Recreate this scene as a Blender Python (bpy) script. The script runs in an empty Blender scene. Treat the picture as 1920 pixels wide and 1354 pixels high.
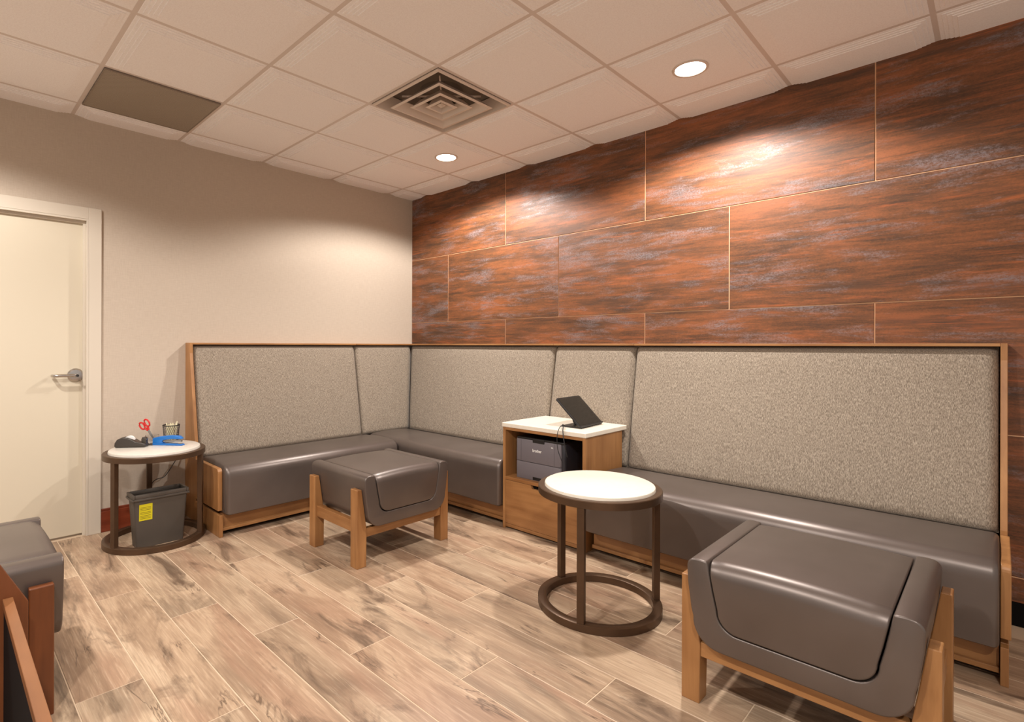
import bpy, bmesh, math, random
from mathutils import Vector, Matrix
random.seed(7)
scene = bpy.context.scene
H = 2.635                      # ceiling height
XE, YE = 6.3, -5.6             # far extents of the floor and the ceiling

# ------------------------------------------------------------------ camera
cd = bpy.data.cameras.new('camera'); cam = bpy.data.objects.new('camera', cd)
scene.collection.objects.link(cam); scene.camera = cam
cd.sensor_width = 36.0; cd.lens = 999.16 / 1920 * 36.0
cd.shift_x = (960 - 867.56) / 1920; cd.shift_y = (648.35 - 677) / 1920
cd.clip_start = 0.02
yaw, roll = 2.358708, 0.0028345
F = Vector((math.cos(yaw), math.sin(yaw), 0)); R = F.cross(Vector((0, 0, 1))).normalized(); U = R.cross(F)
R2 = R * math.cos(roll) + U * math.sin(roll); U2 = -R * math.sin(roll) + U * math.cos(roll)
cam.matrix_world = Matrix(((R2.x, U2.x, -F.x, 4.067), (R2.y, U2.y, -F.y, -3.344), (R2.z, U2.z, -F.z, 1.206), (0, 0, 0, 1)))

# ------------------------------------------------------------------ world, exposure
w = bpy.data.worlds.new('world'); scene.world = w; w.use_nodes = True
w.node_tree.nodes['Background'].inputs[0].default_value = (1.0, 0.93, 0.88, 1)
w.node_tree.nodes['Background'].inputs[1].default_value = 0.46
vs = scene.view_settings
vs.view_transform = 'Standard'; vs.look = 'None'; vs.exposure = 0.47; vs.gamma = 1.0; vs.use_curve_mapping = False
LAMP_POWER = 135.0
LAMP_COLOR = (1.0, 0.955, 0.92)
LAMPS = [(1.122, -0.595), (2.951, -0.595), (1.122, -3.643), (2.951, -3.643), (4.78, -3.643)]

# ------------------------------------------------------------------ helpers
COL = scene.collection
def lin(c):
    out = []
    for v in c[:3]:
        v = v / 255.0
        out.append(v / 12.92 if v <= 0.04045 else ((v + 0.055) / 1.055) ** 2.4)
    return (*out, 1.0)
def new_obj(name, me, mat=None, parent=None, loc=None, rotz=0.0):
    o = bpy.data.objects.new(name, me); COL.objects.link(o)
    if mat is not None and me is not None:
        me.materials.clear(); me.materials.append(mat)
    if parent is not None: o.parent = parent
    if loc is not None: o.location = loc
    if rotz: o.rotation_euler = (0, 0, rotz)
    return o
def mesh_from(bm, name, smooth=False, angle=40):
    bmesh.ops.recalc_face_normals(bm, faces=bm.faces)
    me = bpy.data.meshes.new(name); bm.to_mesh(me); bm.free()
    if smooth:
        for p in me.polygons: p.use_smooth = True
        try: me.set_sharp_from_angle(angle=math.radians(angle))
        except Exception: pass
    return me
def obj(name, bm, mat, parent=None, loc=None, rotz=0.0, smooth=False, angle=40):
    return new_obj(name, mesh_from(bm, name, smooth, angle), mat, parent, loc, rotz)
def empty(name, loc=(0, 0, 0), rotz=0.0):
    o = bpy.data.objects.new(name, None); COL.objects.link(o)
    o.location = loc; o.rotation_euler = (0, 0, rotz); o.empty_display_size = 0.1
    return o
def tag(o, label, cat, group=None):
    o['label'] = label; o['category'] = cat
    if group: o['group'] = group
    return o
def struct(o): o['kind'] = 'structure'; return o
def BM(): return bmesh.new()
def box(bm, x0, x1, y0, y1, z0, z1, bev=0.0, seg=2):
    v = [bm.verts.new(p) for p in ((x0,y0,z0),(x1,y0,z0),(x1,y1,z0),(x0,y1,z0),(x0,y0,z1),(x1,y0,z1),(x1,y1,z1),(x0,y1,z1))]
    fs = [bm.faces.new([v[i] for i in q]) for q in ((3,2,1,0),(4,5,6,7),(0,1,5,4),(1,2,6,5),(2,3,7,6),(3,0,4,7))]
    if bev > 0:
        es = list({e for f in fs for e in f.edges})
        bmesh.ops.bevel(bm, geom=es, offset=bev, segments=seg, affect='EDGES', profile=0.5)
    return bm
def prism(bm, pts, axis, a, b, bev=0.0, seg=2):
    """polygon pts in the two other axes, extruded along axis from a to b"""
    def P(p, t):
        if axis == 'x': return (t, p[0], p[1])
        if axis == 'y': return (p[0], t, p[1])
        return (p[0], p[1], t)
    A = [bm.verts.new(P(p, a)) for p in pts]; B = [bm.verts.new(P(p, b)) for p in pts]
    fs = [bm.faces.new(A), bm.faces.new(B[::-1])]
    n = len(pts)
    for i in range(n): fs.append(bm.faces.new((A[i], B[i], B[(i+1) % n], A[(i+1) % n])))
    bmesh.ops.recalc_face_normals(bm, faces=fs)
    if bev > 0:
        es = list({e for f in fs for e in f.edges if len(e.link_faces) == 2 and e.calc_face_angle(0) > math.radians(40)})
        bmesh.ops.bevel(bm, geom=es, offset=bev, segments=seg, affect='EDGES', profile=0.5)
    return bm
def arc(cx, cy, r, a0, a1, n):
    return [(cx + r * math.cos(math.radians(a0 + (a1 - a0) * i / n)), cy + r * math.sin(math.radians(a0 + (a1 - a0) * i / n))) for i in range(n + 1)]
def lathe(bm, prof, n=48, cx=0, cy=0, close=False):
    rings = []
    for r, z in prof:
        if r < 1e-6: rings.append([bm.verts.new((cx, cy, z))])
        else: rings.append([bm.verts.new((cx + r * math.cos(2*math.pi*i/n), cy + r * math.sin(2*math.pi*i/n), z)) for i in range(n)])
    m = len(rings)
    for k in range(m if close else m - 1):
        a, b = rings[k], rings[(k+1) % m]
        for i in range(n):
            j = (i + 1) % n
            if len(a) == 1 and len(b) == 1: continue
            if len(a) == 1: bm.faces.new((a[0], b[i], b[j]))
            elif len(b) == 1: bm.faces.new((a[i], a[j], b[0]))
            else: bm.faces.new((a[i], a[j], b[j], b[i]))
    return bm
def tube(bm, pts, r, n=8):
    pts = [Vector(p) for p in pts]; prev = None; rings = []
    ref = Vector((0, 0, 1))
    for i, p in enumerate(pts):
        d = (pts[min(i+1, len(pts)-1)] - pts[max(i-1, 0)]).normalized()
        s = d.cross(ref)
        if s.length < 1e-3: s = d.cross(Vector((1, 0, 0)))
        s.normalize(); u = s.cross(d)
        rr = r[i] if isinstance(r, (list, tuple)) else r
        rings.append([bm.verts.new(p + s * (rr * math.cos(2*math.pi*k/n)) + u * (rr * math.sin(2*math.pi*k/n))) for k in range(n)])
    for a, b in zip(rings, rings[1:]):
        for k in range(n): bm.faces.new((a[k], a[(k+1) % n], b[(k+1) % n], b[k]))
    bm.faces.new(rings[0][::-1]); bm.faces.new(rings[-1])
    return bm
def smooth_path(pts, n=6):
    P = [Vector(p) for p in pts]; out = []
    for i in range(len(P) - 1):
        p0, p1, p2, p3 = P[max(i-1, 0)], P[i], P[i+1], P[min(i+2, len(P)-1)]
        for k in range(n):
            t = k / n
            out.append(0.5 * ((2*p1) + (p2-p0)*t + (2*p0-5*p1+4*p2-p3)*t*t + (-p0+3*p1-3*p2+p3)*t**3))
    out.append(P[-1]); return out

# ------------------------------------------------------------------ materials
class NT:
    def __init__(s, name):
        s.m = bpy.data.materials.new(name); s.m.use_nodes = True
        s.t = s.m.node_tree; s.b = s.t.nodes['Principled BSDF']
    def n(s, typ, **kw):
        nd = s.t.nodes.new(typ)
        for k, v in kw.items():
            if k.startswith('i_'):
                key = k[2:].replace('_', ' ')
                nd.inputs[key].default_value = v
            else: setattr(nd, k, v)
        return nd
    def l(s, a, b): s.t.links.new(a, b)
    def val(s, sock, v):
        s.b.inputs[sock].default_value = v
    def ramp(s, fac, stops, interp='LINEAR'):
        r = s.n('ShaderNodeValToRGB'); cr = r.color_ramp; cr.interpolation = interp
        while len(cr.elements) < len(stops): cr.elements.new(0.5)
        for e, (p, c) in zip(cr.elements, stops):
            e.position = p; e.color = c if len(c) == 4 else (*c, 1)
        s.l(fac, r.inputs[0]); return r.outputs[0]
    def mix(s, fac, a, b, blend='MIX'):
        m = s.n('ShaderNodeMix', data_type='RGBA', blend_type=blend)
        for sk, v in ((m.inputs[0], fac), (m.inputs[6], a), (m.inputs[7], b)):
            if isinstance(v, (int, float)): sk.default_value = v
            elif isinstance(v, tuple): sk.default_value = v
            else: s.l(v, sk)
        return m.outputs[2]
    def math(s, op, a, b=0.0, clamp=False):
        m = s.n('ShaderNodeMath', operation=op, use_clamp=clamp)
        for sk, v in ((m.inputs[0], a), (m.inputs[1], b)):
            if isinstance(v, (int, float)): sk.default_value = v
            else: s.l(v, sk)
        return m.outputs[0]
    def coord(s, scale=(1, 1, 1), rnd=0.0, kind='Object'):
        tc = s.n('ShaderNodeTexCoord'); v = tc.outputs[kind]
        mp = s.n('ShaderNodeMapping'); mp.inputs['Scale'].default_value = scale
        s.l(v, mp.inputs['Vector']); v = mp.outputs[0]
        if rnd:
            oi = s.n('ShaderNodeObjectInfo'); cb = s.n('ShaderNodeCombineXYZ')
            a = s.math('MULTIPLY', oi.outputs['Random'], rnd); b2 = s.math('MULTIPLY', oi.outputs['Random'], rnd * 3.71)
            s.l(a, cb.inputs[0]); s.l(b2, cb.inputs[1]); s.l(a, cb.inputs[2])
            ad = s.n('ShaderNodeVectorMath', operation='ADD'); s.l(v, ad.inputs[0]); s.l(cb.outputs[0], ad.inputs[1]); v = ad.outputs[0]
        return v
    def noise(s, vec, scale, detail=4, rough=0.55, dist=0.0):
        nd = s.n('ShaderNodeTexNoise'); nd.inputs['Scale'].default_value = scale; nd.inputs['Detail'].default_value = detail
        nd.inputs['Roughness'].default_value = rough; nd.inputs['Distortion'].default_value = dist
        s.l(vec, nd.inputs['Vector']); return nd.outputs['Fac']
    def bump(s, h, strength, dist=0.002):
        b = s.n('ShaderNodeBump'); b.inputs['Strength'].default_value = strength; b.inputs['Distance'].default_value = dist
        s.l(h, b.inputs['Height']); s.l(b.outputs[0], s.b.inputs['Normal'])
def plain(name, c, rough=0.5, metal=0.0, spec=0.5):
    t = NT(name); t.val('Base Color', lin(c)); t.val('Roughness', rough); t.val('Metallic', metal)
    t.val('Specular IOR Level', spec); return t.m

def mk_wood(name, axis, c_lo, c_hi, rough=0.38):
    t = NT(name); sc = {'x': (1.2, 14, 14), 'y': (14, 1.2, 14), 'z': (14, 14, 1.2)}[axis]
    v = t.coord(sc, rnd=17)
    a = t.noise(v, 1.6, 5, 0.6, 0.6); b = t.noise(t.coord((4, 4, 4), rnd=5), 1.1, 2)
    f = t.mix(0.45, a, b)
    c = t.ramp(f, [(0.30, lin(c_lo)), (0.70, lin(c_hi))])
    t.l(c, t.b.inputs['Base Color']); t.val('Roughness', rough); t.bump(a, 0.06); return t.m
WOODLO, WOODHI = (134, 88, 48), (182, 132, 82)
wood_x = mk_wood('maple_along_x', 'x', WOODLO, WOODHI); wood_y = mk_wood('maple_along_y', 'y', WOODLO, WOODHI); wood_z = mk_wood('maple_upright', 'z', WOODLO, WOODHI)
redwood_z = mk_wood('red_brown_wood_upright', 'z', (88, 46, 22), (126, 70, 34)); redwood_x = mk_wood('red_brown_wood_along_x', 'x', (104, 64, 36), (150, 100, 62))
base_wood = mk_wood('cherry_baseboard_wood', 'y', (96, 38, 18), (140, 62, 34))

def mk_leather():
    t = NT('taupe_leather'); v = t.coord()
    n = t.noise(v, 3.0, 3); g = t.noise(v, 420, 2)
    t.l(t.ramp(n, [(0.3, lin(LEATHER_A)), (0.7, lin(LEATHER_B))]), t.b.inputs['Base Color'])
    t.val('Metallic', 0.50); t.val('Roughness', 0.37); t.val('Specular IOR Level', 0.7); t.bump(g, 0.06, 0.0005); return t.m
LEATHER_A, LEATHER_B = (98, 87, 80), (110, 99, 92)
leather = mk_leather()
def mk_fabric(name, axis):
    t = NT(name)
    v = t.coord((1, 1, 1))
    st = t.coord({'x': (430, 430, 62), 'y': (430, 430, 62)}[axis])
    a = t.noise(st, 1.0, 2, 0.6); b = t.noise(v, 700, 2); lo = t.noise(v, 5, 2)
    f = t.mix(0.32, a, b)
    c = t.ramp(f, [(0.36, lin((100, 88, 76))), (0.50, lin((144, 131, 115))), (0.64, lin((188, 174, 155)))])
    c = t.mix(t.math('MULTIPLY', lo, 0.25), c, lin((136, 120, 104)))
    t.l(c, t.b.inputs['Base Color']); t.val('Roughness', 0.92); t.val('Specular IOR Level', 0.15)
    t.val('Sheen Weight', 0.15); t.bump(f, 0.35, 0.002); return t.m
fabric = mk_fabric('grey_tweed_fabric', 'x')
def mk_bronze():
    t = NT('bronze_metal'); n = t.noise(t.coord((3, 3, 3)), 4, 3)
    t.l(t.ramp(n, [(0.3, lin((84, 63, 46))), (0.7, lin((94, 71, 52)))]), t.b.inputs['Base Color'])
    t.val('Metallic', 0.55); t.val('Roughness', 0.38); return t.m
bronze = mk_bronze()
def mk_stone(name, c):
    t = NT(name); n = t.noise(t.coord((1, 1, 1)), 40, 4)
    t.l(t.ramp(n, [(0.3, lin(c)), (0.7, lin(tuple(min(255, x + 6) for x in c)))]), t.b.inputs['Base Color'])
    t.val('Roughness', 0.28); return t.m
quartz = mk_stone('white_quartz', (232, 222, 204))
grey_stone = mk_stone('pale_grey_tabletop', (214, 206, 194))
def mk_wallpaper():
    t = NT('beige_wallpaper'); v = t.coord((60, 60, 7)); a = t.noise(v, 3, 3); b = t.noise(t.coord((7, 7, 60)), 3, 3)
    f = t.mix(0.5, a, b)
    t.l(t.ramp(f, [(0.35, lin((187, 171, 153))), (0.65, lin((196, 181, 163)))]), t.b.inputs['Base Color'])
    t.val('Roughness', 0.75); t.val('Specular IOR Level', 0.25); t.bump(f, 0.12, 0.001); return t.m
wallpaper = mk_wallpaper()
def mk_ctile():
    t = NT('ceiling_tile_white'); v = t.coord(); n = t.noise(v, 160, 4, 0.7)
    t.l(t.ramp(n, [(0.3, lin((238, 231, 228))), (0.6, lin((248, 243, 240)))]), t.b.inputs['Base Color'])
    t.val('Roughness', 0.9); t.val('Specular IOR Level', 0.1); t.bump(n, 0.15, 0.002); return t.m
ctile_mat = mk_ctile()
grid_mat = plain('ceiling_grid_metal', (214, 200, 190), 0.5)
def mk_rust():
    t = NT('rust_glazed_tile')
    v1 = t.coord((0.8, 1, 4.2), rnd=53); v2 = t.coord((2.0, 1, 34.0), rnd=31); v3 = t.coord((1, 1, 1.6), rnd=11)
    a = t.noise(v1, 1.9, 9, 0.70, 0.35); b = t.noise(v2, 1.9, 7, 0.74, 0.2); sp = t.noise(v3, 95, 5, 0.78)
    f = t.mix(0.36, a, b); f = t.mix(0.20, f, sp)
    c = t.ramp(f, [(0.34, lin((58, 42, 31))), (0.43, lin((88, 58, 38))), (0.50, lin((118, 74, 45))), (0.57, lin((146, 87, 52))), (0.66, lin((104, 68, 45)))])
    # dark weathered bands
    dk = t.ramp(t.noise(t.coord((0.9, 1, 7.0), rnd=19), 1.8, 9, 0.70, 0.3), [(0.50, (0, 0, 0)), (0.66, (1, 1, 1))])
    dk = t.math('MULTIPLY', dk, t.ramp(sp, [(0.30, (0.4, 0.4, 0.4)), (0.60, (1, 1, 1))]))
    c = t.mix(t.math('MULTIPLY', dk, 0.8), c, lin((64, 51, 42)))
    # blue grey metallic bloom
    g = t.noise(t.coord((1.2, 1, 6.0), rnd=77), 1.7, 9, 0.72, 0.3)
    gm = t.ramp(g, [(0.50, (0, 0, 0)), (0.62, (1, 1, 1))])
    gs = t.math('MULTIPLY', gm, t.ramp(sp, [(0.40, (0.1, 0.1, 0.1)), (0.60, (1, 1, 1))]))
    c = t.mix(t.math('MULTIPLY', gs, 0.72), c, lin((134, 129, 133)))
    # bright orange flecks
    of = t.math('MULTIPLY', t.ramp(t.noise(t.coord((1.0, 1, 11.0), rnd=7), 2.2, 9, 0.74), [(0.54, (0, 0, 0)), (0.66, (1, 1, 1))]), t.ramp(b, [(0.42, (0, 0, 0)), (0.60, (1, 1, 1))]))
    c = t.mix(t.math('MULTIPLY', of, 0.8), c, lin((172, 94, 52)))
    t.l(c, t.b.inputs['Base Color'])
    r = t.mix(gs, (0.52, 0.52, 0.52, 1), (0.34, 0.34, 0.34, 1)); t.l(r, t.b.inputs['Roughness'])
    t.val('Specular IOR Level', 0.38); t.bump(t.mix(0.5, b, sp), 0.22, 0.003); return t.m
rust = mk_rust()
wall_grout = plain('tan_wall_grout', (236, 188, 146), 0.8)
floor_grout = plain('pale_floor_grout', (206, 182, 154), 0.85)
def mk_plank():
    t = NT('wood_look_porcelain')
    v = t.coord((0.9, 3.4, 1), rnd=41); vf = t.coord((2.6, 70, 1), rnd=23); vk = t.coord((1.5, 5.0, 1), rnd=67); vv = t.coord((0.8, 4.5, 1), rnd=13)
    a = t.noise(v, 1.7, 4, 0.6, 0.9); g = t.noise(vf, 2.0, 5, 0.7)
    c = t.ramp(a, [(0.30, lin((108, 88, 70))), (0.43, lin((148, 123, 99))), (0.55, lin((184, 158, 130))), (0.70, lin((206, 183, 154)))])
    oi = t.n('ShaderNodeObjectInfo')
    tint = t.ramp(oi.outputs['Random'], [(0.0, lin((134, 110, 88))), (0.25, lin((208, 184, 154))), (0.5, lin((172, 134, 106))), (0.75, lin((214, 190, 160))), (1.0, lin((150, 128, 106)))])
    c = t.mix(0.36, c, tint)
    rs = t.ramp(t.noise(v, 1.1, 3, 0.5, 0.8), [(0.52, (0, 0, 0)), (0.68, (1, 1, 1))])
    c = t.mix(t.math('MULTIPLY', rs, 0.55), c, lin((166, 128, 104)))
    # fine long grain and faint cathedral contours
    cn = t.noise(t.coord((0.55, 3.0, 1), rnd=29), 1.3, 2, 0.5, 0.7)
    rings = t.math('SINE', t.math('MULTIPLY', t.math('ADD', cn, t.math('MULTIPLY', g, 0.03)), 170.0))
    rm = t.ramp(t.noise(v, 1.4, 2), [(0.45, (0, 0, 0)), (0.60, (1, 1, 1))])
    c = t.mix(t.math('MULTIPLY', t.math('MULTIPLY', t.math('MAXIMUM', rings, 0.0), rm), 0.20), c, lin((132, 106, 86)))
    c = t.mix(t.ramp(g, [(0.36, (0.36, 0.36, 0.36)), (0.56, (0, 0, 0))]), c, lin((128, 102, 82)))
    c = t.mix(t.ramp(g, [(0.55, (0, 0, 0)), (0.72, (0.3, 0.3, 0.3))]), c, lin((236, 216, 190)))
    # smoky blotches
    k = t.noise(vk, 1.3, 7, 0.64, 0.9)
    km = t.ramp(k, [(0.54, (0, 0, 0)), (0.67, (1, 1, 1))])
    c = t.mix(t.math('MULTIPLY', km, 0.8), c, lin((90, 71, 56)))
    # dark veins: ridge of a stretched noise, only here and there
    rd = t.math('ABSOLUTE', t.math('SUBTRACT', t.noise(vv, 1.6, 5, 0.6, 0.8), 0.5))
    vm = t.ramp(rd, [(0.0, (1, 1, 1)), (0.016, (0, 0, 0))])
    vmask = t.ramp(t.noise(t.coord((1.6, 3.0, 1), rnd=91), 1.8, 2), [(0.57, (0, 0, 0)), (0.66, (1, 1, 1))])
    c = t.mix(t.math('MULTIPLY', t.math('MULTIPLY', vm, vmask), 0.8), c, lin((84, 64, 50)))
    k2 = t.ramp(t.noise(vk, 3.6, 5, 0.6, 0.8), [(0.70, (0, 0, 0)), (0.77, (1, 1, 1))])
    c = t.mix(t.math('MULTIPLY', k2, 0.8), c, lin((88, 70, 56)))
    t.l(c, t.b.inputs['Base Color'])
    t.val('Roughness', 0.38); t.val('Specular IOR Level', 0.4); t.bump(t.mix(0.5, g, k), 0.10, 0.0015); return t.m
plank = mk_plank()
cream = plain('cream_door_paint', (208, 196, 173), 0.42)
frame_paint = plain('cream_frame_paint', (208, 196, 178), 0.38)
chrome = plain('satin_chrome', (190, 184, 178), 0.24, 1.0)
black = plain('black_plastic', (28, 26, 25), 0.42)
black_gloss = plain('black_glass', (20, 18, 16), 0.12)
shade_black = plain('black_laminate_and_shade', (12, 9, 8), 0.8, 0.0, 0.15)  # laminate black, also the painted shade under the banquettes
brown_plastic = plain('dark_taupe_plastic', (62, 54, 47), 0.4)
bin_grey = plain('grey_bin_plastic', (78, 70, 62), 0.5)
printer_grey = plain('slate_grey_plastic', (112, 106, 110), 0.45)
printer_dark = plain('charcoal_plastic', (44, 43, 48), 0.4)
white = plain('white_print', (235, 232, 228), 0.5)
blue = plain('blue_plastic', (36, 112, 190), 0.32)
red = plain('red_plastic', (206, 34, 32), 0.35)
steel = plain('steel', (176, 172, 168), 0.3, 0.9)
vent_paint = plain('vent_off_white', (214, 198, 184), 0.5)
duct_dark = plain('dark_duct', (112, 100, 88), 0.8)
pencil_cream = plain('cream_pencil', (232, 222, 186), 0.5)
yellow = plain('yellow_label', (214, 200, 28), 0.45)
label_ink = plain('dark_label_ink', (96, 88, 20), 0.6)
def mk_clear():
    t = NT('clear_plastic'); t.val('Base Color', (0.92, 0.93, 0.95, 1)); t.val('Transmission Weight', 1.0); t.val('Roughness', 0.06); t.val('IOR', 1.2); return t.m
clear = mk_clear()
def mk_perf():
    t = NT('perforated_grey_metal'); v = t.coord((1, 1, 1))
    sx = t.n('ShaderNodeSeparateXYZ'); t.l(v, sx.inputs[0])
    a = t.math('SINE', t.math('MULTIPLY', sx.outputs[0], 2*math.pi/0.0095)); b = t.math('SINE', t.math('MULTIPLY', sx.outputs[1], 2*math.pi/0.0095))
    f = t.math('MULTIPLY', a, b)
    t.l(t.ramp(f, [(0.08, lin((170, 156, 138))), (0.30, lin((98, 86, 74)))]), t.b.inputs['Base Color']); t.val('Roughness', 0.6); return t.m
perf = mk_perf()
def mk_emit(name, s):
    t = NT(name); t.val('Base Color', (0.9, 0.9, 0.88, 1)); t.val('Emission Color', (1.0, 0.93, 0.82, 1)); t.val('Emission Strength', s); return t.m
lens_glow = mk_emit('lamp_lens', 14.0)

# ------------------------------------------------------------------ floor
bm = BM(); box(bm, -0.15, XE, YE, 0.15, -0.06, -0.0012)
floor = struct(obj('floor', bm, floor_grout))
PW, PL, G = 0.2032, 1.2035, 0.0036
plank_cache = {}
def plank_mesh(lx, ly):
    k = (round(lx, 3), round(ly, 3))
    if k not in plank_cache:
        b = BM(); box(b, -lx/2, lx/2, -ly/2, ly/2, -0.008, 0.0)
        es = [e for e in b.edges if all(v.co.z > -0.001 for v in e.verts)]
        bmesh.ops.bevel(b, geom=es, offset=0.0012, segments=1, affect='EDGES')
        me = mesh_from(b, 'plank'); me.materials.append(plank); plank_cache[k] = me
    return plank_cache[k]
offs = [1.885, 1.083, 1.495]          # joint position of rows, repeating every third row
row = 0
ytop = -2.80 + 14 * PW                # a row line above the tile wall
r = 0
while True:
    y1 = -2.80 + PW * (13 - r); y0 = y1 - PW; r += 1
    if y0 < -5.0: break
    yb, yt = max(y0, -5.0), min(y1, 0.0)
    if yt - yb < 0.02: continue
    k = round((-2.80 - y1) / PW)      # 0 for the row just below y = -2.80
    j = offs[k % 3] if True else 0
    # rows: k=0 -> 1.885 ; k=-1 -> 1.083 ; k=-2 -> 1.495 ; k=-3 -> 1.885
    j = {0: 1.885, 2: 1.083, 1: 1.495}[k % 3]
    x = j - 3 * PL
    while x < 5.6:
        xa, xb = max(x, 0.0), min(x + PL, 5.6)
        if xb - xa > 0.02:
            p = new_obj('plank', plank_mesh(xb - xa - G, yt - yb - G), None, floor, ((xa + xb) / 2, (yt + yb) / 2, 0.0))
        x += PL

# ------------------------------------------------------------------ walls
DY0, DY1, DZ = -3.559, -2.645, 1.998
bm = BM(); box(bm, -0.14, 0, DY1, 0.0, 0, H + 0.1); box(bm, -0.14, 0, DY0, DY1, DZ, H + 0.1); box(bm, -0.14, 0, YE, DY0, 0, H + 0.1)
wall_left = struct(obj('wall_left', bm, wallpaper))
bm = BM(); box(bm, -0.14, XE, 0.0, 0.14, 0, H + 0.1)
wall_right = struct(obj('wall_right', bm, wall_grout))
rows = [(0.0, 0.205, 0.516), (0.205, 0.82, 0.0), (0.82, 1.427, 1.204), (1.427, 2.037, 0.517), (2.037, H + 0.02, 1.205)]
TL = 1.213
for (z0, z1, x0) in rows:
    x = x0 - 2 * TL
    while x < 5.6:
        xa, xb = max(x, 0.0), min(x + TL, 5.6)
        if xb - xa > 0.03:
            b = BM(); l, h = (xb - xa - 0.0055) / 2, (z1 - z0 - 0.0055) / 2
            box(b, -l, l, -0.004, 0.0, -h, h); 
            es = [e for e in b.edges if all(v.co.y < -0.003 for v in e.verts)]
            bmesh.ops.bevel(b, geom=es, offset=0.001, segments=1, affect='EDGES')
            obj('tile', b, rust, wall_right, ((xa + xb) / 2, -0.0, (z0 + z1) / 2))
        x += TL
bm = BM(); box(bm, 0, 0.014, -2.576, -2.085, 0, 0.135, 0.003); box(bm, 0, 0.010, -2.576, -2.085, 0.135, 0.15, 0.003)
struct(obj('baseboard_left', bm, base_wood))
bm = BM(); box(bm, 4.10, 5.6, -0.020, -0.0045, 0, 0.10, 0.002)
struct(obj('baseboard_right', bm, shade_black))

# ------------------------------------------------------------------ door
bm = BM(); box(bm, -0.075, -0.03, DY0 + 0.012, DY1 - 0.012, 0.012, DZ - 0.012, 0.002)
door = struct(obj('door_1', bm, cream))
def casing(y0, y1, z0, z1, face):
    bm = BM(); box(bm, 0.0005, 0.016, y0, y1, z0, z1, 0.002); return obj('casing', bm, frame_paint, door)
casing(DY1, DY1 + 0.068, 0, DZ + 0.073, 0); casing(DY0 - 0.068, DY0, 0, DZ + 0.073, 0); casing(DY0, DY1, DZ, DZ + 0.073, 0)
for (a, b) in ((DY1 - 0.012, DY1 - 0.0005), (DY0 + 0.0005, DY0 + 0.012)):
    bm = BM(); box(bm, -0.13, 0.016, a, b, 0, DZ - 0.0005, 0.001); obj('jamb', bm, frame_paint, door)
bm = BM(); box(bm, -0.13, 0.016, DY0 + 0.012, DY1 - 0.012, DZ - 0.012, DZ - 0.0005, 0.001); obj('jamb', bm, frame_paint, door)
for (a, b) in ((DY1 - 0.026, DY1 - 0.012), (DY0 + 0.012, DY0 + 0.026)):
    bm = BM(); box(bm, -0.03, -0.012, a, b, 0, DZ - 0.012, 0.001); obj('door_stop', bm, frame_paint, door)
bm = BM(); box(bm, -0.03, -0.012, DY0 + 0.026, DY1 - 0.026, DZ - 0.028, DZ - 0.012, 0.001); obj('door_stop', bm, frame_paint, door)
# lever handle
hy, hz = -2.706, 1.014
bm = BM(); lathe(bm, [(0, 0), (0.043, 0), (0.043, 0.006), (0.034, 0.016), (0.018, 0.018), (0, 0.018)], 32)
bm.transform(Matrix.Rotation(math.radians(90), 4, 'Y'))
handle = obj('door_handle', bm, chrome, door, (-0.03, hy, hz), smooth=True)
bm = BM(); tube(bm, smooth_path([(0.012, 0, 0), (0.045, 0, 0), (0.058, -0.010, 0), (0.060, -0.03, 0), (0.060, -0.085, 0.001), (0.056, -0.108, 0), (0.04, -0.117, 0), (0.016, -0.118, 0)], 5), 0.0095, 12)
obj('lever', bm, chrome, handle, smooth=True)
bm = BM(); lathe(bm, [(0, 0), (0.008, 0), (0.008, 0.004), (0, 0.004)], 16); bm.transform(Matrix.Rotation(math.radians(90), 4, 'Y') )
obj('keyhole', bm, black, handle, (0.069, 0.0, 0.0))

# ------------------------------------------------------------------ ceiling: slab, grid bars, drop tiles
bm = BM(); box(bm, -0.14, XE, YE, 0.14, H + 0.10, H + 0.16)
ceiling = struct(obj('ceiling', bm, ctile_mat))
C = 0.6096; QX, PY = 0.208, -0.29
xs = [QX + C * i for i in range(10)]; ys = [PY - C * i for i in range(9)]
special = {(0, 3): 'grille', (2, 1): 'diffuser'}       # (column, row)
def tile_mesh(x0, x1, y0, y1, clip=None):
    """nested steps hanging below the grid plane; local z=0 is the grid face"""
    b = BM()
    prof = [(0.0, 0.013), (0.0125, 0.0063), (0.026, 0.0063), (0.027, 0.0034), (0.042, 0.0034), (0.043, 0.0005), (0.058, 0.0005), (0.059, -0.0024), (0.074, -0.0024), (0.075, -0.0053)]
    rings = []
    for ins, z in prof:
        rings.append([b.verts.new(p) for p in ((x0+ins, y0+ins, z), (x1-ins, y0+ins, z), (x1-ins, y1-ins, z), (x0+ins, y1-ins, z))])
    for a, c in zip(rings, rings[1:]):
        for i in range(4): b.faces.new((a[i], a[(i+1) % 4], c[(i+1) % 4], c[i]))
    b.faces.new(rings[-1])
    if clip:
        for co, no in clip:
            bmesh.ops.bisect_plane(b, geom=list(b.verts) + list(b.edges) + list(b.faces), plane_co=co, plane_no=no, clear_outer=True)
    for f in b.faces:
        f.normal_update()
    me = bpy.data.meshes.new('ceiling_tile'); b.to_mesh(me); b.free()
    for p in me.polygons: pass
    me.flip_normals() if me.polygons[0].normal.z > 0 else None
    me.materials.append(ctile_mat); return me
full = tile_mesh(0, C, 0, C)
cells = []
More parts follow.
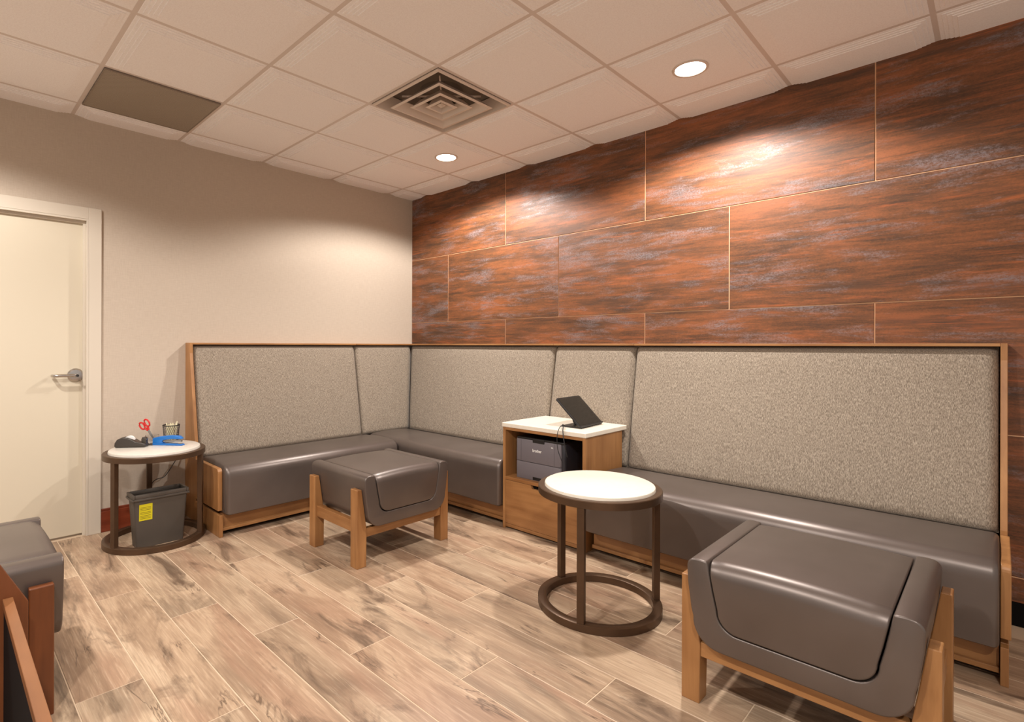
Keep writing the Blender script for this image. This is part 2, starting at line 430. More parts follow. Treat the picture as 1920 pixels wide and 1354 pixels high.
for i in range(-1, len(xs) - 1):
    for j in range(-1, len(ys) - 1):
        x0 = QX + C * i; y1 = PY - C * j; y0 = y1 - C
        if special.get((i, j)): continue
        clip = []
        if i == -1: clip.append(((0 - x0, 0, 0), (-1, 0, 0)))
        if j == -1: clip.append(((0, 0.0 - y0, 0), (0, 1, 0)))
        me = full if not clip else tile_mesh(0, C, 0, C, clip)
        new_obj('ceiling_tile', me, None, ceiling, (x0, y0, H))
for x in xs:
    bm = BM(); box(bm, x - 0.012, x + 0.012, ys[-1], 0, H + 0.0075, H + 0.03); obj('grid_bar', bm, grid_mat, ceiling)
for y in ys:
    bm = BM(); box(bm, 0, xs[-1], y - 0.012, y + 0.012, H + 0.0076, H + 0.0301); obj('grid_bar', bm, grid_mat, ceiling)

# return grille
gx, gy = QX, PY - 3 * C - C
t = empty('air_return_grille', (gx + C/2, gy + C/2, H)); tag(t, 'dark perforated square return air panel in the ceiling near the door', 'vent')
h = C / 2 - 0.013
bm = BM(); box(bm, -h + 0.006, h - 0.006, -h + 0.006, h - 0.006, -0.001, 0.003); obj('perforated_panel', bm, perf, t)
bm = BM()
for (a, b_, c, d) in ((-h, h, -h, -h + 0.006), (-h, h, h - 0.006, h), (-h, -h + 0.006, -h + 0.006, h - 0.006), (h - 0.006, h, -h + 0.006, h - 0.006)): box(bm, a, b_, c, d, -0.003, 0.006)
obj('frame', bm, plain('grille_frame_grey', (138, 124, 108), 0.5), t)

# supply diffuser: square cones
dx, dy = QX + 2 * C, PY - 1 * C - C
t = empty('air_supply_diffuser', (dx + C/2, dy + C/2, H)); tag(t, 'white square ceiling air diffuser with nested louvres', 'vent')
def sq_ring(bm, loops, close=True):
    """nested square loops (half size, z), bridged"""
    R_ = [[bm.verts.new(p) for p in ((-s, -s, z), (s, -s, z), (s, s, z), (-s, s, z))] for s, z in loops]
    n = len(R_)
    for k in range(n if close else n - 1):
        a, b_ = R_[k], R_[(k + 1) % n]
        for i in range(4): bm.faces.new((a[i], a[(i+1) % 4], b_[(i+1) % 4], b_[i]))
    return R_
h = C / 2 - 0.012
bm = BM(); sq_ring(bm, [(h, 0.004), (h, -0.004), (h - 0.014, -0.006), (h - 0.040, 0.075), (h - 0.036, 0.077), (h - 0.010, 0.004)]); obj('frame', bm, vent_paint, t)
for s0, s1, zb in ((0.216, 0.160, -0.018), (0.132, 0.086, -0.016), (0.068, 0.034, -0.014)):
    bm = BM(); sq_ring(bm, [(s0, zb), (s0 - 0.018, zb - 0.003), (s1, zb + 0.042), (s1 + 0.004, zb + 0.046), (s0 - 0.008, zb + 0.006)])
    obj('louvre', bm, vent_paint, t)
bm = BM(); R_ = sq_ring(bm, [(0.020, -0.002), (0.012, -0.010)], close=False); bm.faces.new(R_[0]); bm.faces.new(R_[-1]); obj('centre_cap', bm, vent_paint, t)
for a in (0, 90):
    bm = BM(); box(bm, -0.235, 0.235, -0.004, 0.004, 0.048, 0.056); bm.transform(Matrix.Rotation(math.radians(a + 45), 4, 'Z')); obj('bracket', bm, vent_paint, t)
bm = BM(); lathe(bm, [(0.13, 0.050), (0.13, 0.0795)], 32); obj('duct_neck', bm, duct_dark, t)
bm = BM(); box(bm, -0.262, 0.262, -0.262, 0.262, 0.080, 0.096); obj('plenum', bm, duct_dark, t)

# downlights
TZ = H - 0.0055
lab = ['recessed round ceiling downlight nearest the corner of the walls', 'recessed round ceiling downlight above the right banquette', 'recessed downlight over the door side', 'recessed downlight over the middle of the floor', 'recessed downlight at the near right side']
for i, (x, y) in enumerate(LAMPS):
    t = empty('downlight', (x, y, TZ)); tag(t, lab[i], 'downlight', 'recessed downlights in the ceiling')
    bm = BM(); lathe(bm, [(0.088, 0.0), (0.087, -0.004), (0.074, -0.005), (0.071, 0.0), (0.071, 0.004)], 40); obj('trim_ring', bm, vent_paint, t, smooth=True)
    bm = BM(); lathe(bm, [(0, -0.001), (0.071, -0.001)], 40); obj('lens', bm, lens_glow, t)
    ld = bpy.data.lights.new('downlight_lamp', 'SPOT'); ld.energy = LAMP_POWER; ld.color = LAMP_COLOR
    ld.spot_size = math.radians(152); ld.spot_blend = 0.30; ld.shadow_soft_size = 0.05
    lo = bpy.data.objects.new('downlight_lamp', ld); COL.objects.link(lo); lo.parent = t; lo.location = (0, 0, -0.012)

# ------------------------------------------------------------------ banquettes
def back_depth(z): return 0.07 + 0.13 * (1.205 - z) / 0.775
def cushion_panel(L, z0, z1, r=0.042, off=0.0, cut0=None, cut1=None):
    """padded back panel in local frame: s along length (0..L), d depth from wall, z up. cut0/cut1: mitre the ends by depth"""
    b = BM()
    def marks(a, c, r):
        m = [a + r * (1 - math.cos(math.pi / 2 * i / 5)) for i in range(6)]
        mm = [c - r * (1 - math.cos(math.pi / 2 * i / 5)) for i in range(6)][::-1]
        mid = [a + r + (c - a - 2 * r) * i / 8 for i in range(1, 8)]
        return m + mid + mm
    def fall(x, a, c, r):
        d = min(x - a, c - x)
        if d >= r: return 0.0
        return r - math.sqrt(max(0, r * r - (r - d) ** 2))
    S = marks(0, L, r); Z = marks(z0, z1, r); grid = []
    def place(s, z, d):
        if cut0 and s <= L / 2: s = s + d * cut0 * (1 - s / L)
        if cut1 and s > L / 2: s = s - d * cut1 * (s / L)
        return (s, d, z)
    for z in Z:
        rowv = []
        for s in S:
            crown = 0.006 * (1 - (2 * s / L - 1) ** 2) * (1 - (2 * (z - z0) / (z1 - z0) - 1) ** 2)
            d = back_depth(z) + off + crown - min(r, fall(s, 0, L, r) + fall(z, z0, z1, r))
            rowv.append(b.verts.new(place(s, z, d)))
        grid.append(rowv)
    for i in range(len(Z) - 1):
        for k in range(len(S) - 1): b.faces.new((grid[i][k], grid[i][k+1], grid[i+1][k+1], grid[i+1][k]))
    # rim back to the board
    loop = grid[0] + [rw[-1] for rw in grid[1:]] + grid[-1][::-1][1:] + [rw[0] for rw in grid[::-1]][1:-1]
    back = [b.verts.new((v.co.x, max(0.012, v.co.y - 0.03), v.co.z)) for v in loop]
    n = len(loop)
    for i in range(n): b.faces.new((loop[i], back[i], back[(i+1) % n], loop[(i+1) % n]))
    b.faces.new(back)
    return b
SEAT = [(0.16, 0.20), (0.16, 0.425), (0.26, 0.447), (0.40, 0.456), (0.54, 0.455), (0.60, 0.449)] + arc(0.615, 0.385, 0.063, 86, 8, 7) + [(0.680, 0.37), (0.680, 0.145), (0.66, 0.135), (0.20, 0.135)]
def seat_mesh(L, ends=0.02):
    b = BM(); prism(b, SEAT, 'x', 0, L)
    es = [e for e in b.edges if abs(e.verts[0].co.x - e.verts[1].co.x) < 1e-6]
    bmesh.ops.bevel(b, geom=es, offset=ends, segments=4, affect='EDGES', profile=0.5)
    return b
def frame_mat(kind):
    # 'L': s runs along +y from the given start on the left wall ; 'R': s runs along +x on the tile wall
    if kind == 'L': return lambda s, d, z: (d, s, z)
    return lambda s, d, z: (s, -d - 0.0045, z)
def remap(b, fn):
    for v in b.verts: v.co = fn(v.co.x, v.co.y, v.co.z)
    bmesh.ops.recalc_face_normals(b, faces=b.faces)
    return b
def end_parts(par, s_out, s_in, fn, wood):
    """end panel between s_out (outer face) and s_in"""
    sg = 1 if s_in > s_out else -1
    def poly(pts, a, c, name, bev=0.002):
        b = BM(); prism(b, pts, 'x', min(a, c), max(a, c), bev); remap(b, fn); return obj(name, b, wood, par)
    poly([(0.0, 0.0), (0.0, 1.222), (0.088, 1.222), (0.088, 1.15), (back_depth(0.45) + 0.016, 0.45), (back_depth(0.45) + 0.016, 0.14), (0.60, 0.14), (0.60, 0.0)], s_out, s_in, 'end_panel')
    poly([(back_depth(0.45) + 0.018, 0.165), (back_depth(0.45) + 0.018, 0.432)] + arc(0.604, 0.404, 0.026, 80, 0, 4) + [(0.63, 0.165)], s_out - sg * 0.006, s_in, 'seat_side_panel', 0.003)
    poly([(0.595, 0.0), (0.595, 0.138), (0.640, 0.138), (0.640, 0.0)], s_out, s_in, 'base_post')
def plinth(par, s0, s1, fn, wood):
    for nm, d0, d1, z0, z1, m in (('base_board', 0.575, 0.595, 0.042, 0.142, wood), ('base_rail', 0.575, 0.612, 0.030, 0.050, wood), ('gap_shade', 0.50, 0.52, 0.0, 0.040, shade_black)):  # last one: black strip standing in for the shadow gap below the plinth
        b = BM(); box(b, s0, s1, d0, d1, z0, z1, 0.0015); remap(b, fn); obj(nm, b, m, par)
def rail(par, s0, s1, fn, wood):
    b = BM(); box(b, s0, s1, 0.0, 0.088, 1.209, 1.222, 0.002); remap(b, fn); obj('top_rail', b, wood, par)
def at0(b, s): b.transform(Matrix.Translation((s, 0, 0))); return b

fL = frame_mat('L'); fR = frame_mat('R')
YO = -2.072                                             # outer face of the left end panel
# left banquette
t = empty('banquette', (0, 0, 0)); tag(t, 'grey tweed high-back banquette with leather seat on the beige wall beside the small table', 'banquette', 'built-in banquettes')
obj('backrest', remap(at0(cushion_panel(-0.703 - (YO + 0.026), 0.425, 1.207), YO + 0.026), fL), fabric, t, smooth=True)
obj('seat', remap(at0(seat_mesh(-0.690 - (YO + 0.024), 0.03), YO + 0.024), fL), leather, t, smooth=True)
end_parts(t, YO, YO + 0.022, fL, wood_z); plinth(t, YO + 0.024, -0.69, fL, wood_y); rail(t, YO + 0.022, -0.701, fL, wood_y)
# corner banquette
t = empty('banquette', (0, 0, 0)); tag(t, 'grey tweed banquette filling the corner between beige wall and printer cabinet', 'banquette', 'built-in banquettes')
obj('corner_backrest', remap(at0(cushion_panel(0.70 - 0.009, 0.425, 1.207, cut1=1.0), -0.698), fL), fabric, t, smooth=True)
obj('backrest', remap(at0(cushion_panel(1.746 - 0.003, 0.425, 1.207, cut0=1.0), 0.003), fR), fabric, t, smooth=True)
obj('seat', remap(at0(seat_mesh(1.735 - 0.225, 0.02), 0.225), fR), leather, t, smooth=True)
plinth(t, 0.58, 1.735, fR, wood_x); rail(t, 0.09, 1.746, fR, wood_x); rail(t, -0.699, -0.0075, fL, wood_y)
# panel above the printer cabinet
t = empty('wall_cushion_panel', (0, 0, 0)); tag(t, 'narrow grey tweed back panel on the wall behind the printer cabinet', 'back panel')
obj('backrest', remap(at0(cushion_panel(2.384 - 1.750, 0.425, 1.207), 1.750), fR), fabric, t, smooth=True); rail(t, 1.748, 2.386, fR, wood_x)
# right banquette
XO = 4.096
t = empty('banquette', (0, 0, 0)); tag(t, 'long grey tweed banquette on the rust wall right of the printer cabinet', 'banquette', 'built-in banquettes')
obj('backrest', remap(at0(cushion_panel(XO - 0.026 - 2.388, 0.425, 1.207), 2.388), fR), fabric, t, smooth=True)
obj('seat', remap(at0(seat_mesh(XO - 0.024 - 2.388, 0.02), 2.388), fR), leather, t, smooth=True)
end_parts(t, XO, XO - 0.022, fR, wood_z); plinth(t, 2.40, XO - 0.024, fR, wood_x); rail(t, 2.387, XO - 0.022, fR, wood_x)

# ------------------------------------------------------------------ printer cabinet
t = empty('printer_cabinet', (0, 0, 0)); tag(t, 'maple cabinet with open printer bay and white stone top', 'cabinet')
CX0, CX1, CY0, CY1 = 1.742, 2.376, -0.650, -0.225
def bx(name, mat, par, *a, bev=0.0015, **kw):
    b = BM(); box(b, *a, bev); return obj(name, b, mat, par, **kw)
bx('side_panel', wood_z, t, CX0, CX0 + 0.022, CY0, CY1, 0.0, 0.668); bx('side_panel', wood_z, t, CX1 - 0.022, CX1, CY0, CY1, 0.0, 0.668)
bx('top_panel', wood_x, t, CX0 + 0.022, CX1 - 0.022, CY0, CY1, 0.650, 0.668)
bx('shelf', wood_x, t, CX0 + 0.022, CX1 - 0.022, CY0, CY1, 0.322, 0.344)
bx('back_panel', wood_z, t, CX0 + 0.022, CX1 - 0.022, CY1 - 0.012, CY1, 0.035, 0.650)
bx('base_rail', wood_x, t, CX0 + 0.022, CX1 - 0.022, CY0 + 0.002, CY0 + 0.022, 0.012, 0.034)
bm = BM(); prism(bm, [(CX0 + 0.024, 0.036), (CX1 - 0.024, 0.036), (CX1 - 0.024, 0.320), (2.065, 0.320), (2.055, 0.298), (1.985, 0.298), (1.975, 0.320), (CX0 + 0.024, 0.320)], 'y', CY0 - 0.0, CY0 + 0.019, 0.001)
dr = obj('door', bm, wood_x, t)
bm = BM(); box(bm, 1.98, 2.06, CY0 + 0.019, CY0 + 0.03, 0.296, 0.320); obj('finger_pull', bm, shade_black, dr)
bx('stone_top', quartz, t, CX0 - 0.004, CX1 + 0.004, CY0 - 0.006, -0.172, 0.669, 0.698, bev=0.004)

# printer
t = empty('printer', (1.83, -0.615, 0.3445)); tag(t, 'slate grey laser printer with white lettering inside the maple cabinet', 'printer')
PWd, PH, PD = 0.375, 0.268, 0.36
def rbox(name, mat, par, x0, x1, y0, y1, z0, z1, rv, bev=0.002):
    pts = arc(x1 - rv, y0 + rv, rv, -90, 0, 5) + [(x1, y1), (x0, y1)] + arc(x0 + rv * .5, y0 + rv * .5, rv * .5, 180, 270, 4)
    b = BM(); prism(b, pts, 'z', z0, z1, bev); return obj(name, b, mat, par, smooth=True, angle=30)
rbox('body', printer_dark, t, 0.004, PWd, 0.01, PD, 0.004, PH - 0.006, 0.02)
rbox('front_panel', printer_grey, t, 0, PWd - 0.025, 0.0, 0.05, 0.113, PH - 0.012, 0.012)
tr = rbox('paper_tray', printer_grey, t, 0, PWd - 0.025, 0.0, 0.05, 0.0, 0.110, 0.012)
bm = BM(); box(bm, 0.135, 0.20, -0.0015, 0.01, 0.004, 0.022); obj('tray_handle', bm, black, tr)
rbox('top_cover', black, t, 0, PWd, 0.0, PD, PH - 0.011, PH, 0.02)
bm = BM(); box(bm, 0.135, 0.225, -0.004, 0.012, PH - 0.026, PH - 0.004, 0.002); obj('cover_latch', bm, black, t)
bm = BM(); box(bm, 0.038, 0.039, -0.0006, 0.004, 0.115, PH - 0.014); obj('panel_seam', bm, printer_dark, t)
bm = BM(); box(bm, 0.300, 0.301, -0.0006, 0.004, 0.115, PH - 0.014); obj('panel_seam', bm, printer_dark, t)
fc = bpy.data.curves.new('brand_text', 'FONT'); fc.body = 'brother'; fc.size = 0.026; fc.extrude = 0.0004; fc.offset = 0.0006
fo = bpy.data.objects.new('tmp_text', fc); COL.objects.link(fo); bpy.context.view_layer.update()
me = bpy.data.meshes.new_from_object(fo.evaluated_get(bpy.context.evaluated_depsgraph_get()))
bpy.data.objects.remove(fo)
wd = max(v.co.x for v in me.vertices)
lo = new_obj('lettering', me, white, t, (0.132, -0.0012, 0.183)); lo.rotation_euler = (math.radians(90), 0, 0); lo.scale = (0.072 / wd, 1, 1)
for k in (0, 1):
    bm = BM(); box(bm, 0, 0.004, -0.001, 0.001, 0, 0.009); box(bm, 0, 0.007, -0.001, 0.001, 0, 0.002); obj('indicator_mark', bm, white, t, (0.278 + 0.009 * k, -0.0005, 0.222))

# tablet on a stand
t = empty('tablet', (2.258, -0.392, 0.698)); tag(t, 'black tablet tilted back on a stand on the cabinet top', 'tablet')
t.rotation_euler = (0, 0, math.radians(4))
bm = BM(); tw, th_ = 0.146, 0.238
pts = arc(tw - 0.012, 0.012, 0.012, -90, 0, 4) + arc(tw - 0.012, th_ - 0.012, 0.012, 0, 90, 4) + arc(-tw + 0.012, th_ - 0.012, 0.012, 90, 180, 4) + arc(-tw + 0.012, 0.012, 0.012, 180, 270, 4)
prism(bm, pts, 'z', -0.010, 0.0, 0.0015)
# local sheet: x -> +y (length), y -> up along the tilt, z -> screen normal
tilt = math.radians(44)
Mt = Matrix(((0, -math.cos(tilt), math.sin(tilt), 0), (1, 0, 0, 0), (0, math.sin(tilt), math.cos(tilt), 0.012), (0, 0, 0, 1)))
bm.transform(Mt); cs = obj('case', bm, black, t, smooth=True, angle=30)
bm = BM(); box(bm, -tw + 0.010, tw - 0.010, 0.010, th_ - 0.010, 0.0003, 0.0010); bm.transform(Mt); obj('screen', bm, black_gloss, cs)
bm = BM(); box(bm, -tw + 0.004, tw - 0.004, -0.004, 0.006, -0.012, 0.008, 0.002); bm.transform(Mt); obj('ledge', bm, black, t)
bm = BM(); box(bm, -0.05, 0.05, 0.06, 0.15, -0.016, -0.0105, 0.002); bm.transform(Mt); obj('mount_plate', bm, steel, t)
bm = BM(); tube(bm, [(-0.098, -0.03, 0.080), (-0.112, -0.03, 0.03), (-0.098, -0.03, 0.006)], 0.008, 10); obj('stand_neck', bm, black, t, smooth=True)
bm = BM(); box(bm, -0.15, 0.0, -0.13, 0.02, 0.0, 0.006, 0.002); obj('stand_base', bm, black, t)
t2 = empty('charging_cable', (2.236, -0.392, 0.698), math.radians(4)); tag(t2, 'black charging cable hanging from the tablet over the cabinet front', 'cable')
bm = BM(); tube(bm, smooth_path([(-0.098, -0.15, 0.010), (-0.075, -0.185, 0.022), (-0.045, -0.235, 0.024), (-0.025, -0.276, 0.0), (-0.010, -0.290, -0.05), (0.0, -0.290, -0.10), (0.012, -0.286, -0.15)], 6), 0.0032, 8); obj('cord', bm, black, t2, smooth=True)
bm = BM(); tube(bm, smooth_path([(-0.060, -0.195, 0.020), (-0.055, -0.262, 0.016), (-0.058, -0.287, -0.04), (-0.050, -0.288, -0.12), (-0.02, -0.286, -0.19)], 6), 0.0022, 8); obj('cord', bm, black, t2, smooth=True)
bm = BM(); tube(bm, smooth_path([(-0.095, -0.155, 0.014), (-0.070, -0.20, 0.022), (-0.045, -0.240, 0.024)], 4), 0.006, 8); obj('plug', bm, black, t2, smooth=True)

# ------------------------------------------------------------------ round side tables
def round_table(cx, cy, legs, top_mat, label):
    t = empty('side_table', (cx, cy, 0)); tag(t, label, 'table', 'round bronze side tables')
    n = 72
    bm = BM(); lathe(bm, [(0.280, 0.001), (0.280, 0.032), (0.277, 0.034), (0.243, 0.034), (0.240, 0.032), (0.240, 0.001)], n, close=True); obj('base_ring', bm, bronze, t, smooth=True, angle=35)
    bm = BM(); lathe(bm, [(0.280, 0.522), (0.280, 0.552), (0.277, 0.555), (0.252, 0.555), (0.252, 0.522)], n, close=True); obj('top_ring', bm, bronze, t, smooth=True, angle=35)
    bm = BM(); lathe(bm, [(0, 0.535), (0.2505, 0.535), (0.2505, 0.560), (0.248, 0.567), (0.242, 0.570), (0, 0.570)], n); obj('tabletop', bm, top_mat, t, smooth=True, angle=35)
    for a in legs:
        bm = BM(); box(bm, 0.250, 0.278, -0.016, 0.016, 0.033, 0.523, 0.002); bm.transform(Matrix.Rotation(math.radians(a), 4, 'Z')); obj('leg', bm, bronze, t)
    return t
round_table(2.754, -1.138, (165, -75, 43), quartz, 'round bronze side table with an empty cream top in front of the printer cabinet')
TX, TY = 0.361, -2.356
round_table(TX, TY, (173, -66, 53), grey_stone, 'round bronze side table beside the door holding desk supplies')

# ------------------------------------------------------------------ ottomans
def ottoman(cx, cy, rotz, wood, wood2, label):
    """local: u = x (across the U), v = y (depth)"""
    t = empty('ottoman', (cx, cy, 0), rotz); tag(t, label, 'ottoman', 'leather ottomans on wooden frames')
    hu, hv = 0.305, 0.285
    outer = [(hu - 0.040, 0.499)] + arc(hu - 0.028, 0.470, 0.028, 85, 0, 5) + [(hu - 0.002, 0.42), (hu - 0.014, 0.33)] + arc(hu - 0.105, 0.298, 0.085, 5, -88, 9)
    outer_l = [(-u, z) for u, z in outer][::-1]
    inner = [(-0.240, 0.497), (-0.222, 0.40), (-0.213, 0.36)] + arc(-0.148, 0.345, 0.062, 178, 272, 8)
    inner_r = [(-u, z) for u, z in inner][::-1]
    bm = BM(); prism(bm, outer + outer_l + inner + inner_r, 'y', -hv, hv, 0.006, 3); sh = obj('shell', bm, leather, t, smooth=True, angle=50)
    g = 0.0035
    top = [(0.236 - 0.472 * i / 10, 0.497 + 0.008 * (1 - (2 * i / 10 - 1) ** 2)) for i in range(11)]
    cin = [(-0.240 + g, 0.497)] + [(u + g, z + g) for u, z in inner[1:]]
    cin_r = [(-u, z) for u, z in cin][::-1]
    poly = cin + cin_r + top[1:-1]
    bm = BM(); prism(bm, poly, 'y', -hv - 0.004, hv + 0.004)
    es = [e for e in bm.edges if abs(e.verts[0].co.y - e.verts[1].co.y) < 1e-6 and abs(abs(e.verts[0].co.y) - hv - 0.004) < 1e-6 and min(v.co.z for v in e.verts) > 0.49]
    bmesh.ops.bevel(bm, geom=es, offset=0.050, segments=8, affect='EDGES', profile=0.5)
    es = [e for e in bm.edges if len(e.link_faces) == 2 and e.calc_face_angle(0) > math.radians(38)]
    bmesh.ops.bevel(bm, geom=es, offset=0.005, segments=2, affect='EDGES', profile=0.5)
    obj('cushion', bm, leather, t, smooth=True, angle=60)
    for su in (-1, 1):
        for sv in (-1, 1):
            bm = BM(); prism(bm, [(su * 0.335, 0), (su * 0.335, 0.425), (su * 0.306, 0.425), (su * 0.272, 0.20), (su * 0.275, 0)], 'y', min(sv * 0.190, sv * 0.255), max(sv * 0.190, sv * 0.255), 0.003); obj('leg', bm, wood, t)
        bm = BM(); box(bm, min(su * 0.290, su * 0.322), max(su * 0.290, su * 0.322), -0.190, 0.190, 0.185, 0.248, 0.002); obj('side_rail', bm, wood2[1], t)
    for sv in (-1, 1):
        bm = BM(); box(bm, -0.273, 0.273, min(sv * 0.222, sv * 0.250), max(sv * 0.222, sv * 0.250), 0.160, 0.208, 0.002); obj('front_rail', bm, wood2[0], t)
    return t
ottoman(1.387, -1.392, math.radians(90), wood_z, (wood_x, wood_y), 'taupe leather ottoman standing near the corner of the banquettes')
ottoman(3.633, -1.255, 0.0, wood_z, (wood_x, wood_y), 'large taupe leather ottoman in the right foreground')
ottoman(1.560, -3.315, 0.0, redwood_z, (redwood_x, redwood_x), 'dark leather ottoman at the left edge in front of the door')

# ------------------------------------------------------------------ bench end in the near left corner
t = empty('wooden_bench', (2.10, -3.40, 0)); tag(t, 'red-brown wooden bench end with black panel in the lower left corner', 'bench')
bm = BM(); prism(bm, [(0.253, 0.0), (0.253, 0.466), (0.191, 0.588), (0.10, 0.766), (-0.25, 0.80), (-0.25, 0.0)], 'x', -0.022, 0.0, 0.0015); obj('end_panel', bm, redwood_z, t)
bm = BM(); box(bm, 0.001, 1.1, 0.196, 0.219, 0.470, 0.492, 0.0015); obj('top_rail', bm, redwood_x, t)
bm = BM(); box(bm, 0.001, 1.1, 0.199, 0.216, 0.0, 0.469); obj('black_panel', bm, shade_black, t)

# ------------------------------------------------------------------ waste bin under the table
t = empty('waste_bin', (0.440, -2.362, 0)); tag(t, 'slim dark grey waste bin with yellow sticker under the small table', 'bin')
def taper(bm, hx0, hy0, z0, hx1, hy1, z1, th=0.0, floor_z=None, r=0.02):
    def loop(hx, hy, z):
        p = arc(hx - r, hy - r, r, 0, 90, 4) + arc(-hx + r, hy - r, r, 90, 180, 4) + arc(-hx + r, -hy + r, r, 180, 270, 4) + arc(hx - r, -hy + r, r, 270, 360, 4)
        return [bm.verts.new((a, b_, z)) for a, b_ in p]
    L = [loop(hx0, hy0, z0), loop(hx1, hy1, z1)]
    if th: L += [loop(hx1 - th, hy1 - th, z1), loop(hx0 - th, hy0 - th, floor_z)]
    n = len(L[0])
    for a, b_ in zip(L, L[1:]):
        for i in range(n): bm.faces.new((a[i], a[(i+1) % n], b_[(i+1) % n], b_[i]))
    bm.faces.new(L[0][::-1]); bm.faces.new(L[-1])
taper_b = BM(); taper(taper_b, 0.052, 0.128, 0.001, 0.066, 0.146, 0.295, 0.003, 0.006, r=0.012); obj('bin_body', taper_b, bin_grey, t, smooth=True, angle=35)
def frame_rim(bm, hx, hy, th, z0, z1, bev):
    for a in ((-hx, hx, -hy, -hy + th), (-hx, hx, hy - th, hy), (-hx, -hx + th, -hy + th, hy - th), (hx - th, hx, -hy + th, hy - th)): box(bm, *a, z0, z1, bev)
bm = BM(); frame_rim(bm, 0.074, 0.157, 0.011, 0.285, 0.297, 0.002); frame_rim(bm, 0.071, 0.153, 0.014, 0.297, 0.320, 0.003); obj('rim', bm, bin_grey, t, smooth=True, angle=35)
bm = BM(); box(bm, -0.062, 0.062, -0.142, 0.142, 0.280, 0.283); obj('liner', bm, shade_black, t)
sl = (0.066 - 0.052) / 0.294
def on_front(y0, y1, z0, z1, th, m, nm, par):
    b = BM(); prism(b, [(0.052 + sl * z0 + 0.0005, z0), (0.052 + sl * z1 + 0.0005, z1), (0.052 + sl * z1 + 0.0005 + th, z1), (0.052 + sl * z0 + 0.0005 + th, z0)], 'y', y0, y1); return obj(nm, b, m, par)
st = on_front(-0.118, -0.048, 0.165, 0.262, 0.0006, yellow, 'sticker', t)
for z in (0.176, 0.184, 0.192, 0.204, 0.212, 0.226, 0.234, 0.242): on_front(-0.112, -0.056, z, z + 0.0022, 0.0009, label_ink, 'sticker_print', st)
# thin cable on the wall behind the bin
bm = BM(); tube(bm, smooth_path([(0.012, -2.112, 0.435), (0.020, -2.14, 0.40), (0.03, -2.19, 0.33), (0.035, -2.22, 0.30), (0.04, -2.25, 0.297), (0.05, -2.285, 0.285), (0.06, -2.30, 0.25), (0.045, -2.29, 0.12), (0.04, -2.285, 0.004)], 6), 0.0028, 8)
tag(obj('wall_cable', bm, black, smooth=True), 'thin black cable curling along the wall behind the waste bin', 'cable')

# ------------------------------------------------------------------ desk supplies on the left table
ZT = 0.570
# tape dispenser: profile along s, facing roughly +y
t = empty('tape_dispenser', (0.262, -2.462, ZT), math.radians(52)); tag(t, 'dark taupe tape dispenser on the small table by the door', 'tape dispenser')
prof = [(-0.085, 0.0), (0.085, 0.0), (0.090, 0.012), (0.082, 0.026), (0.060, 0.030), (0.035, 0.034), (0.010, 0.050), (-0.020, 0.060), (-0.050, 0.062), (-0.075, 0.050), (-0.089, 0.028), (-0.091, 0.010)]
bm = BM(); prism(bm, prof, 'y', -0.030, 0.030, 0.006, 3); obj('body', bm, brown_plastic, t, smooth=True, angle=50)
bm = BM(); tube(bm, [(0.0, -0.011, 0), (0.0, 0.011, 0)], 0.030, 24); obj('tape_roll', bm, white, t, (-0.012, 0, 0.040), smooth=True, angle=40)
bm = BM(); prism(bm, [(0.062, 0.026), (0.088, 0.020), (0.088, 0.050), (0.080, 0.062), (0.066, 0.062), (0.060, 0.048)], 'y', -0.016, 0.016, 0.004); obj('cutter_head', bm, brown_plastic, t, smooth=True, angle=50)
bm = BM(); box(bm, 0.086, 0.091, -0.013, 0.013, 0.046, 0.050); obj('blade', bm, steel, t)
# stapler
t = empty('stapler', (0.353, -2.280, ZT), math.radians(40)); tag(t, 'bright blue stapler on the small table', 'stapler')
bm = BM(); prism(bm, [(-0.098, 0), (0.098, 0), (0.100, 0.006), (0.090, 0.010), (-0.05, 0.012), (-0.098, 0.012)], 'y', -0.016, 0.016, 0.002); obj('base', bm, blue, t)
bm = BM(); prism(bm, [(-0.099, 0.010), (-0.099, 0.044), (-0.06, 0.054), (0.02, 0.063), (0.075, 0.060), (0.092, 0.048), (0.092, 0.040), (0.03, 0.040), (-0.030, 0.033), (-0.036, 0.022), (-0.030, 0.012)], 'y', -0.015, 0.015, 0.004, 3); obj('arm', bm, blue, t, smooth=True, angle=50)
bm = BM(); prism(bm, [(-0.034, 0.022), (0.088, 0.022), (0.088, 0.034), (-0.030, 0.030)], 'y', -0.009, 0.009, 0.001); obj('magazine', bm, steel, t)
bm = BM(); box(bm, 0.070, 0.090, -0.010, 0.010, 0.0105, 0.0125); obj('anvil', bm, steel, t)
# wire mesh pencil cup
CUX, CUY = 0.225, -2.228
t = empty('pencil_cup', (CUX, CUY, ZT)); tag(t, 'black wire mesh cup full of cream pencils on the small table', 'pencil cup')
bm = BM(); hC = 0.108
def cr_(z): return 0.040 + 0.010 * z / hC
nw = 26
for dirn in (1, -1):
    for k in range(nw):
        pts = []
        for i in range(9):
            z = hC * i / 8; a = 2 * math.pi * k / nw + dirn * 0.9 * i / 8
            pts.append((cr_(z) * math.cos(a), cr_(z) * math.sin(a), z))
        tube(bm, pts, 0.0008, 4)
obj('mesh_wall', bm, black, t)
bm = BM(); lathe(bm, [(0.0485, hC - 0.003), (0.0515, hC - 0.003), (0.0515, hC + 0.003), (0.0485, hC + 0.003)], 32, close=True); obj('rim', bm, black, t)
bm = BM(); lathe(bm, [(0, 0), (0.041, 0), (0.041, 0.003), (0, 0.003)], 32); obj('base', bm, black, t)
random.seed(3)
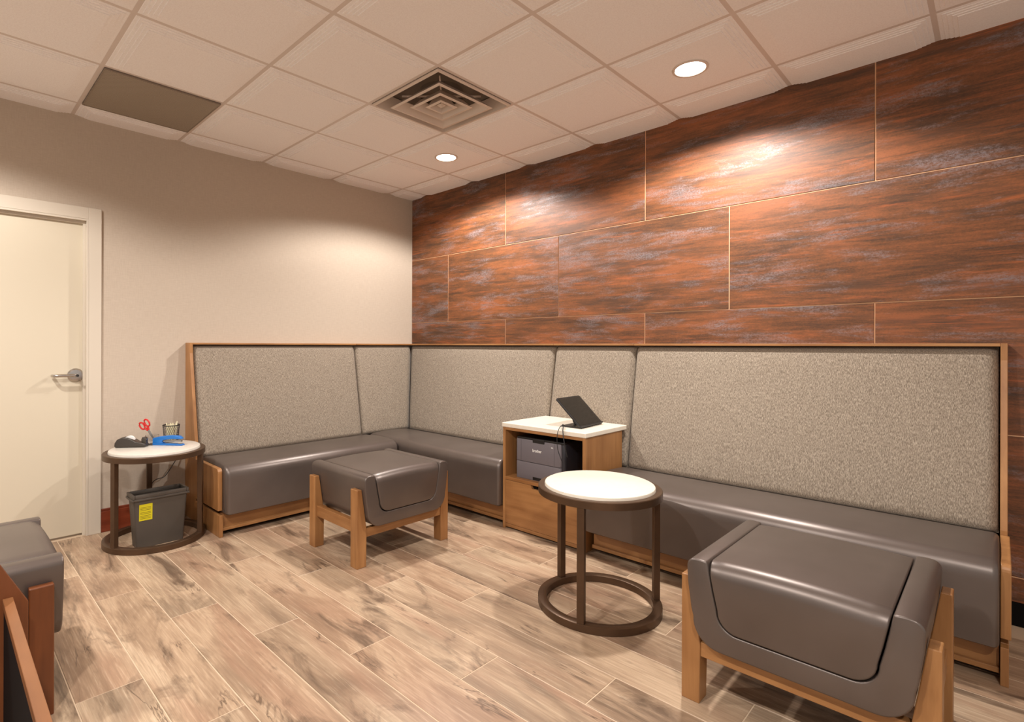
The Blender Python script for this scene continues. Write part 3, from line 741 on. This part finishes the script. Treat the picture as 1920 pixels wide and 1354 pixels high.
for k in range(11):
    a = 2 * math.pi * k / 11; rr = 0.030 if k % 2 else 0.016
    p0 = Vector((0.85 * rr * math.cos(a), 0.85 * rr * math.sin(a), 0.004)); p1 = Vector((rr * math.cos(a), rr * math.sin(a), 0.112 + 0.012 * random.random()))
    if k == 1: p1 = Vector((0.034, 0.025, 0.134)); p0 = Vector((0.024, 0.016, 0.004))
    bm = BM(); tube(bm, [Vector((CUX, CUY, ZT)) + p0, Vector((CUX, CUY, ZT)) + p1], 0.0034, 6)
    tag(obj('pencil', bm, pencil_cream), 'tallest cream pencil leaning out over the rim of the black mesh cup' if k == 1 else 'cream pencil standing upright among others in the black mesh cup', 'pencil', 'pencils in the mesh cup')
# clear box with scissors
t = empty('clear_holder', (0.246, -2.345, ZT), math.radians(45)); tag(t, 'small clear plastic holder between tape dispenser and stapler', 'holder')
bm = BM(); taper(bm, 0.026, 0.032, 0.0, 0.028, 0.034, 0.060, 0.002, 0.003, r=0.006); obj('shell', bm, clear, t, smooth=True, angle=35)
t = empty('scissors', (0.262, -2.324, ZT + 0.006)); tag(t, 'scissors with red handles leaning in the clear holder', 'scissors')
# built in a plane: x' along camera-right (+x+y)/sqrt2, y' up
ax = Vector((0.70, 0.71, 0)); az = Vector((0, 0, 1)); an = Vector((0.71, -0.70, 0))
lean = math.radians(-33)
def S(p, q, n=0.0):       # p across, q along the scissors
    a_ = p * math.cos(lean) + q * math.sin(lean); b_ = -p * math.sin(lean) + q * math.cos(lean)
    return ax * a_ + az * b_ + an * n
def flat(pts, n0, n1):
    b = BM(); A = [b.verts.new(S(p, q, n0)) for p, q in pts]; B = [b.verts.new(S(p, q, n1)) for p, q in pts]
    b.faces.new(A); b.faces.new(B[::-1]); k = len(pts)
    for i in range(k): b.faces.new((A[i], B[i], B[(i+1) % k], A[(i+1) % k]))
    return b
obj('blade', flat([(-0.001, 0.0), (0.008, 0.075), (0.005, 0.105), (-0.007, 0.105), (-0.006, 0.05)], -0.0015, 0.0), steel, t)
obj('blade', flat([(0.001, 0.0), (0.006, 0.05), (0.007, 0.105), (-0.005, 0.105), (-0.008, 0.075)], 0.0002, 0.0017), steel, t)
for sd in (-1, 1):
    bm = BM(); c0 = (sd * 0.019, 0.143)
    ring = [(c0[0] + 0.014 * math.cos(2*math.pi*i/20) , c0[1] + 0.024 * math.sin(2*math.pi*i/20)) for i in range(21)]
    tube(bm, [S(p, q, sd * 0.001) for p, q in ring], 0.0052, 8)
    tube(bm, [S(sd * 0.003, 0.098), S(sd * 0.010, 0.122)], [0.006, 0.007], 8)
    obj('handle', bm, red, t, smooth=True)
bm = BM(); tube(bm, [S(0, 0.092, -0.004), S(0, 0.092, 0.004)], 0.004, 10); obj('pivot', bm, steel, t)
